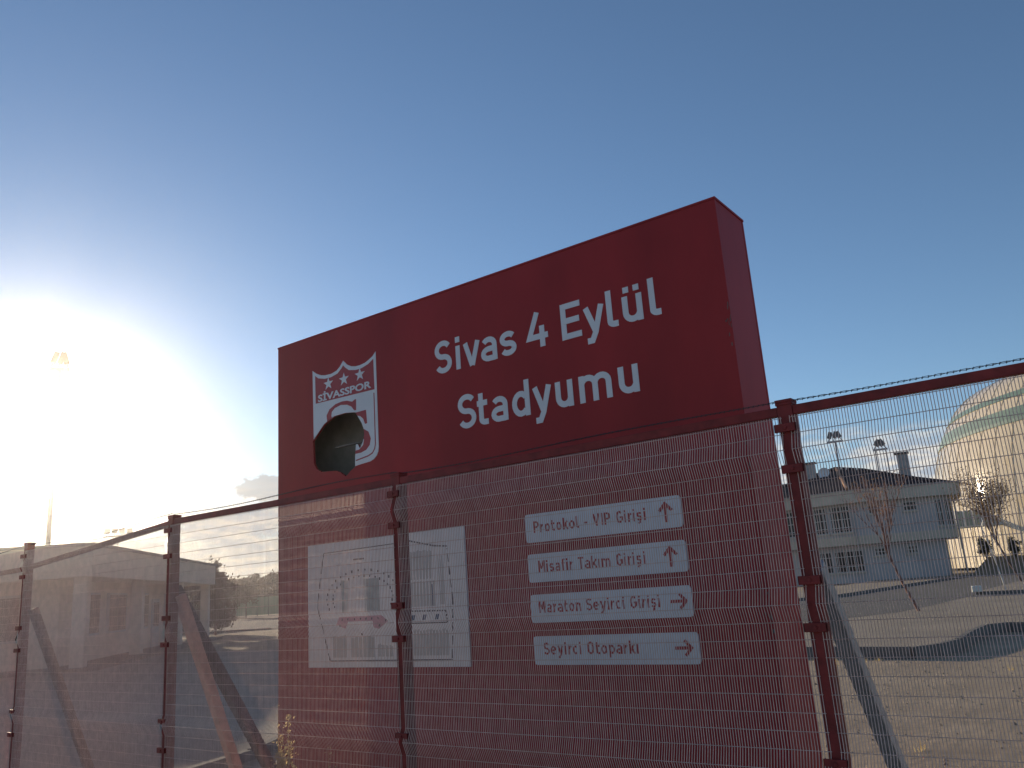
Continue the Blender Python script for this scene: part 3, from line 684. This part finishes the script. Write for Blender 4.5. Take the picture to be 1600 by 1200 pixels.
def window(F, s0, s1, z0, z1, nb=4, nh=3, door=False):
    w = MB().box(s0-.07, s1+.07, -.02, .05, z0-.07, z1+.07, F).build('door' if door else 'window', m_frame, villa)
    MB().box(s0, s1, .052, .056, z0, z1, F).build('pane', m_glass, w)
    b = MB()
    for i in range(nb): s = s0+(s1-s0)*(i+.5)/nb; b.box(s-.02, s+.02, .075, .105, z0-.05, z1+.05, F)
    for i in range(nh): z = z0+(z1-z0)*(i+.5)/nh; b.box(s0-.05, s1+.05, .105, .13, z-.018, z+.018, F)
    b.build('window_grille', m_canw, w)
    if not door: MB().box(s0-.15, s1+.15, .0, .16, z0-.17, z0-.08, F).build('window_sill', m_villac, w)
window(fl_, Ll-3.55, Ll-2.1, 3.95, 5.85); window(fl_, Ll-1.75, Ll-.3, 3.95, 5.85); window(fl_, Ll-5.6, Ll-4.15, 3.95, 5.85)
window(fr_, 1.2, 2.1, 5.2, 5.75, 3, 1); window(fr_, 3.7, 4.5, 5.2, 5.75, 3, 1)
window(fl2, Ll-4.1, Ll-3.2, .95, 2.45, 3, 2); window(fl2, Ll-2.9, Ll-.75, .95, 2.45, 6, 2); window(fr2, 1.0, 2.0, 2.05, 2.5, 3, 1); window(fr2, 3.3, 4.0, 2.05, 2.5, 3, 1)
rb = B0[4:8]
for i in (4, 5, 6):
    F = facade(B0[i], B0[i+1]); window(F, .12, .50, 3.9, 5.75, 1, 1)
MB().tube([V(7.6, 1.6, 6.1), V(7.1, 2.6, 5.7), V(7.1, 2.6, .3)], .05, 6).build('downpipe', m_steel, villa)
MB().tube([V(.0, -.08, 6.05), V(.0, -.08, .3)], .05, 6).build('downpipe', m_steel, villa)

# ---------------------------------------------------------------- round hall with the pale dome
dx, dy = pol(-7.99, 100.8)
dome = thing('domed_hall', (dx, dy, 0), 'large pale cream domed hall with two green bands and a sun glint', 'hall')
dprof = [(42.2, 0), (41.8, 4), (41.4, 8), (41.0, 11), (40.6, 13.4), (40.1, 15), (39.6, 16.5), (38.95, 17.9), (37.95, 19.6), (36.9, 21.2), (35.6, 22.4), (33.8, 23.15), (31.8, 23.65), (29.7, 23.95), (27.3, 24.15), (20, 24.45), (10, 24.65), (.1, 24.7)]
dprof = [(r*.72, max(0, 1.6+(z-1.6)*.72)) for r, z in dprof]
def dr(z):
    for (ra, za), (rb_, zb) in zip(dprof, dprof[1:]):
        if za <= z <= zb: return ra+(rb_-ra)*(z-za)/(zb-za)
shell = MB().rev(dprof, (dx, dy, 0), 160).build('shell', m_dome, dome, smooth=True)
for z0, z1 in ((12.04, 13.34), (14.34, 14.85)):
    pr = [(dr(z0)-.05, z0), (dr(z0)+.07, z0)] + [(dr(z0+(z1-z0)*k/4)+.07, z0+(z1-z0)*k/4) for k in range(1, 5)] + [(dr(z1)-.05, z1)]
    MB().rev(pr, (dx, dy, 0), 160).build('band', m_teal, dome)
for a in range(150, 290, 4):          # welded seams
    pts = [(dx+(r+.03)*cos(R(a)), dy+(r+.03)*sin(R(a)), z) for r, z in dprof[:14]]
    MB().tube(pts, .022, 4).build('seam', m_dome, dome)
pts = [(dx+21.7*cos(R(t)), dy+21.7*sin(R(t)), 17.7) for t in range(195, 225, 5)]
MB().tube([(p[0], p[1], p[2]+.9) for p in pts], .05, 4).build('roof_handrail', m_steel, dome)

cx_, cy_ = pol(7.0, 80)
can = thing('entrance_canopy', (cx_, cy_, 1.3), 'green roofed canopy with white ribs at the foot of the dome', 'canopy')
K0 = frame(cx_, cy_, R(7)); K = lambda u, w, z: K0(u*.83, w*.83, 1.6+(z-1.6)*.83)
MB().add([K(-2.2, 0, 4.3), K(2.6, 0, 4.3), K(2.6, 3.2, 6.0), K(-2.2, 3.2, 6.0), K(-2.2, 0, 4.2), K(2.6, 0, 4.2), K(2.6, 3.2, 5.9), K(-2.2, 3.2, 5.9)], [(0, 1, 2, 3), (7, 6, 5, 4), (0, 4, 5, 1), (1, 5, 6, 2), (2, 6, 7, 3), (3, 7, 4, 0)]).build('roof_panel', m_canopy, can)
for k in range(7):
    u = -2.2+4.8*k/6; MB().tube([K(u, -.02, 4.36), K(u, 3.2, 6.06)], .09, 4).build('rib', m_canw, can)
for w, z in ((0, 4.34), (1.6, 5.2), (3.2, 6.04)): MB().tube([K(-2.2, w, z), K(2.6, w, z)], .06, 4).build('purlin', m_canw, can)
for u in (-2.1, 2.5):
    for w, z in ((.1, 4.2), (3.1, 5.9)): MB().tube([K(u, w, 2.2), K(u, w, z)], .07, 6).build('post', m_canw, can)

# ---------------------------------------------------------------- vegetation
def leafset(b, pts, size, n_each, spread, rng):
    for p in pts:
        for _ in range(n_each):
            c = Vector(p)+Vector((rng.gauss(0, spread), rng.gauss(0, spread), rng.gauss(0, spread*.8)))
            a = Vector((rng.gauss(0, 1), rng.gauss(0, 1), rng.gauss(0, .7))).normalized(); t = a.orthogonal().normalized(); u = a.cross(t)
            s = size*rng.uniform(.6, 1.3); b.add([c-t*s*.5, c+u*s*.28, c+t*s*.5, c-u*s*.28], [(0, 1, 2, 3)])
def branches(b, p, d, ln, r, lev, rng, tips, gn=.5, up_=.25, kids=(2, 4), minr=.004):
    k = 3; pts = [Vector(p)]; dd = Vector(d).normalized()
    for i in range(k):
        dd = (dd+Vector((rng.gauss(0, .10), rng.gauss(0, .10), rng.gauss(0, .05)+up_*.15))).normalized(); pts.append(pts[-1]+dd*ln/k)
    b.tube(pts, [max(minr, r*(1-.45*i/k)) for i in range(k+1)], 5 if lev > 1 else 4, cap=False)
    if lev == 0: tips.append(pts[-1]); tips.append(pts[-2]); return
    for _ in range(rng.randint(*kids)):
        t = rng.uniform(.35, 1); i = min(k-1, int(t*k)); q = pts[i].lerp(pts[i+1], t*k-i)
        nd_ = (dd+Vector((rng.gauss(0, gn), rng.gauss(0, gn), rng.gauss(0, gn*.5)+up_))).normalized()
        branches(b, q, nd_, ln*rng.uniform(.55, .8), r*.55, lev-1, rng, tips, gn, up_, kids, minr)
    branches(b, pts[-1], dd, ln*.7, r*.55, lev-1, rng, tips, gn, up_, kids, minr)
def tree(name, loc, hgt, lean, label, seed, leafm, bark, nleaf, lsize, spread, cat='tree', group=None, trunk=.4, lev=4, gn=.5, r0=.05, up_=.25, dens=1, kids=(2, 4)):
    rng = random.Random(seed); t = thing(name, loc, label, cat, group); b = MB(); tips = []
    top = Vector(loc)+Vector((lean[0], lean[1], hgt*trunk)); mid = Vector(loc).lerp(top, .5)+Vector((rng.gauss(0, .03), rng.gauss(0, .03), 0))
    b.tube([loc, mid, top], [r0, r0*.85, r0*.7], 7, cap=False).build('trunk', bark, t, smooth=True)
    b = MB(); n0 = rng.randint(4, 6)
    for i in range(n0):
        a = 2*pi*i/n0+rng.uniform(-.4, .4); s = rng.uniform(.25, .6)*gn*1.6
        branches(b, top-Vector((0, 0, rng.uniform(0, hgt*trunk*.15))), (cos(a)*s, sin(a)*s, 1), hgt*(1-trunk)*rng.uniform(.36, .46), r0*.55, lev-2, rng, tips, gn, up_, kids)
    b.build('branches', bark, t)
    lb = MB(); pick = [p for p in tips if rng.random() < dens]
    leafset(lb, pick, lsize, nleaf, spread, rng)
    if lb.f: o = lb.build('crown', leafm, t)
    return t
tree('bare_tree', (-5.05, 25.5, UP), 3.75, (-.50, -.1), 'slender young tree with bare reddish branches in front of the villa', 11, m_leafor, m_bark2, 2, .06, .12, trunk=.42, r0=.045, gn=.30, up_=.42, dens=.25, lev=5, kids=(2, 3))
tree('brown_tree', (-4.2, 43.5, UP+.1), 5.2, (-.7, .2), 'tree with thin brown leaves before the dome', 5, m_leafbr, m_bark, 6, .085, .24, trunk=.36, r0=.055, gn=.5, lev=5, dens=.9)
tree('sapling', (-3.95, 35.2, UP+.1), 2.7, (-.35, 0), 'thin pale sapling on the island left of the brown tree', 8, m_leafbr, m_galv, 1, .07, .1, trunk=.8, r0=.022, gn=.4, lev=3, dens=.3)
tree('brown_tree', (2.2, 50, UP+.1), 5.0, (.2, .2), 'second brown leaved tree at the right picture edge', 15, m_leafbr, m_bark, 6, .085, .24, trunk=.36, r0=.055, gn=.5, lev=5, dens=.9)
def shrub(loc, rx, rz, label, seed, m, lsize, n, group=None, name='clipped_shrub', cat='shrub', flat=.025):
    rng = random.Random(seed); t = thing(name, loc, label, cat, group); b = MB()
    for i in range(5):
        a = i*1.26; b.tube([loc, (loc[0]+cos(a)*rx*.4, loc[1]+sin(a)*rx*.4, loc[2]+rz*1.0)], [.05, .02], 5)
    b.build('stem', m_bark, t); b = MB()
    cl = []
    for _ in range(22):
        v = Vector((rng.gauss(0, 1), rng.gauss(0, 1), rng.gauss(0, 1))).normalized()*rng.uniform(.3, 1.05); cl.append((loc[0]+v.x*rx, loc[1]+v.y*rx, loc[2]+rz*(1+v.z*.95)))
    leafset(b, cl, lsize, n//22, rx*.22, rng)
    b.build('foliage', m, t); return t
for azd, dd, rx, rz, zz, lb in ((7.05, 73, .52, .78, 1.15, 'dark clipped round shrub left of three below the dome'), (5.55, 73, .50, .74, 1.2, 'dark clipped round shrub in the middle of three below the dome'), (4.1, 72, .75, .95, 1.1, 'largest dark clipped shrub near the right picture edge')):
    x, y = pol(azd, dd); shrub((x, y, zz), rx, rz, lb, int(azd*10), m_leafd, .10, 2600, 'clipped shrubs on the bank')

# left: conifer behind the gatehouse, belt of trees, hills
def bigtree(azd, dist, h, w, label, seed, m, ls, n, group, base=.15, z0=0):
    x, y = pol(azd, dist); rng = random.Random(seed); t = thing('tree', (x, y, z0), label, 'tree', group)
    b = MB(); b.tube([(x, y, z0-.1), (x+rng.uniform(-.2, .2), y, z0+h*.4), (x, y, z0+h*.8)], [h*.022, h*.016, h*.005], 7, cap=False)
    for i in range(9):
        a = rng.uniform(0, 6.28); zz = rng.uniform(.25, .7)*h; rr = w*.5*rng.uniform(.6, 1); b.tube([(x, y, z0+zz), (x+cos(a)*rr, y+sin(a)*rr, z0+zz+rr*.5)], [h*.008, h*.003], 5, cap=False)
    b.build('trunk', m_bark, t); b = MB(); cl = []
    for i in range(26):
        zz = rng.uniform(base, 1); wr = w*.5*(1-abs(zz-.5)**2*2.4)*rng.uniform(.35, 1); a = rng.uniform(0, 6.28); cl.append((x+cos(a)*wr, y+sin(a)*wr, z0+zz*h*.93))
    leafset(b, cl, ls, n, h*.055, rng); b.build('crown', m, t); return t
for i, (a, d_, h_, w_) in enumerate(((57.4, 52, 3.9, 3.4), (56.5, 54, 4.4, 3.2), (55.9, 55, 3.7, 2.6))):
    bigtree(a, d_, h_, w_, ['shrubby conifer tucked behind the gatehouse end', 'tallest dry conifer rising over the gatehouse eaves', 'dry conifer standing free right of the gatehouse eaves'][i], 30+i, m_leafpine, .22, 90, 'conifers by the gatehouse')
words = ['first', 'second', 'third', 'fourth', 'fifth', 'sixth', 'seventh', 'eighth', 'ninth', 'tenth']
for i in range(10):
    a = 57.0-i*.62; d_ = 165+(i*37) % 40; h_ = (6.6, 7.0, 6.2, 7.2, 7.6, 7.4, 8.2, 8.4, 8.0, 8.6)[i]
    bigtree(a, d_, h_, 6.8, f'{words[i]} tree from the left in the far belt behind the green netting', 60+i, (m_leafg, m_leafbr, m_leafg)[i % 3], .55, 75, 'far belt of trees', base=.12)
for a, d_, lb in ((54.75, 112, 'young tree before the green netting, left of a pair'), (54.1, 116, 'young tree before the green netting, right of a pair')):
    bigtree(a, d_, 4.3, 3.4, lb, int(a*10), m_leafg, .3, 55, 'young trees by the netting', base=.5)
# green windbreak netting of the training ground
na, nb_ = pol(57.2, 150), pol(47, 118)
net = thing('windbreak_fence', (na[0], na[1], 0), 'pale green windbreak netting on posts below the tree belt', 'fence')
nn = 14
for k in range(nn):
    p = (na[0]+(nb_[0]-na[0])*k/nn, na[1]+(nb_[1]-na[1])*k/nn); q = (na[0]+(nb_[0]-na[0])*(k+1)/nn, na[1]+(nb_[1]-na[1])*(k+1)/nn)
    F = frame(p[0], p[1], math.atan2(q[1]-p[1], q[0]-p[0])); ln = math.hypot(q[0]-p[0], q[1]-p[1])
    MB().box(.06, ln-.06, -.01, .01, .15, 2.75, F).build('net_panel', m_net, net)
    MB().tube([(p[0], p[1], 0), (p[0], p[1], 3.0)], .07, 6).build('post', m_lamp, net)
    MB().tube([F(0, -.06, 1.35), F(ln, -.06, 1.35)], .04, 4).build('rail', m_lamp, net)
hb = MB(); rng = random.Random(3); n = 120
def hz(a): return 15.6+2.0*sin(a*2.3+1)+1.2*sin(a*5.1)+.6*sin(a*13)+.3*sin(a*29)
for i in range(n+1):
    a = R(-95+190*i/n)
    for d_, k in ((312, 0), (344, .55), (376, 1), (416, .6)):
        hb.v.append((-sin(a)*d_, cos(a)*d_, -.5+hz(a)*k*(1+.08*rng.uniform(-1, 1))))
for i in range(n):
    for j in range(3): hb.f.append((i*4+j, i*4+j+1, (i+1)*4+j+1, (i+1)*4+j))
hb.build('hills', m_hill, kind='structure', smooth=True)

rng = random.Random(21); gb = MB()
for _ in range(2600):
    x, y = rng.uniform(-7.5, 2.5), rng.uniform(5.6, 15.0)
    if x < -7.4: continue
    r = .006+.022*rng.random()**3; q = [(x+r*rng.uniform(.6, 1.2)*cos(k*1.2566+rng.random()*.5), y+r*rng.uniform(.6, 1.2)*sin(k*1.2566)) for k in range(5)]
    o = len(gb.v); gb.v += [(px_, py_, -.002) for px_, py_ in q]+[(x, y, r*rng.uniform(.6, 1.1))]
    gb.f += [(o+k, o+(k+1) % 5, o+5) for k in range(5)]
tagged(gb.build('loose_stones', m_pave, kind='stuff'), 'loose small stones scattered over the dry ground', 'stones')
gt = MB(); rng = random.Random(44)
for _ in range(34):
    cx, cy = rng.uniform(-6.5, 1.0), rng.uniform(6.5, 15.0)
    if rng.random() < .4: cx, cy = rng.uniform(-5.5, -3.4), rng.uniform(14.2, 15.1)
    for k in range(14):
        a = rng.uniform(0, 6.28); ln = rng.uniform(.03, .10); x, y = cx+rng.gauss(0, .03), cy+rng.gauss(0, .03); dx_, dy_ = cos(a)*ln*.6, sin(a)*ln*.6
        gt.add([(x-.004, y, 0), (x+.004, y, 0), (x+dx_, y+dy_, ln)], [(0, 1, 2)])
tagged(gt.build('dry_grass', m_weed, kind='stuff'), 'sparse dry grass tufts on the bare ground', 'grass')
# white painted stone on the island corner, weeds at the sign foot
b = MB().box(-.17, .17, -.12, .12, 0, .22); st = b.build('marker_stone', m_stone, bevel=.04); st.location = (-4.72, 34.0, UP+.10); st.rotation_euler.z = .3
tagged(st, 'small white painted stone on the island kerb corner', 'stone')
def weed(x, y, h_, label, seed, spikes, bushy):
    rng = random.Random(seed); t = thing('dry_weed', (x, y, 0), label, 'plant', 'weeds between fence and sign'); b = MB(); lf = MB()
    for i in range(spikes):
        a = rng.uniform(0, 6.28); s = rng.uniform(0, .09)*(1 if i else .1); hh = h_*(1 if i == 0 else rng.uniform(.55, .85)); top = (x+cos(a)*s, y+sin(a)*s*.6, hh)
        b.tube([(x+rng.uniform(-.02, .02), y, 0), (x+cos(a)*s*.4, y+sin(a)*s*.3, hh*.5), top], [.004, .003, .0015], 5, cap=False)
        for k in range(bushy):
            q = rng.uniform(.45, 1.0); c = Vector((x+cos(a)*s*q, y+sin(a)*s*.6*q, hh*q)); wd = .030*(1.15-q)*2+.008
            leafset(lf, [c+Vector((rng.gauss(0, wd), rng.gauss(0, wd*.6), 0))], .024, 1, .003, rng)
    b.build('stalks', m_weed, t); lf.build('leaves', m_weed, t)
weed(-5.22, 4.15, .80, 'tallest golden weed spike rising before the sign foot', 3, 3, 130)
weed(-5.34, 4.18, .66, 'bushy golden weed left of the tallest spike', 4, 9, 60)
weed(-5.46, 4.25, .86, 'sparse weed with few pale tips at the sign corner', 6, 5, 9)
weed(-4.75, 4.12, .62, 'small weed right of the tallest spike', 9, 4, 14)

# ---------------------------------------------------------------- haze volume added to imitate glare round the sun
hz_ = MB().box(-610, 610, -260, 610, -1.2, 21.2).build('haze', m_soil, kind='stuff')
hm = bpy.data.materials.new('glare_haze'); hm.use_nodes = True; t = hm.node_tree
for n_ in list(t.nodes):
    if n_.type != 'OUTPUT_MATERIAL': t.nodes.remove(n_)
pv = t.nodes.new('ShaderNodeVolumePrincipled'); pv.inputs['Color'].default_value = (.97, .97, .98, 1); pv.inputs['Density'].default_value = .00055; pv.inputs['Anisotropy'].default_value = .92
t.links.new(pv.outputs[0], t.nodes['Material Output'].inputs['Volume'])
hz_.data.materials.clear(); hz_.data.materials.append(hm)
tagged(hz_, 'thin haze volume added for the glow round the sun', 'haze')
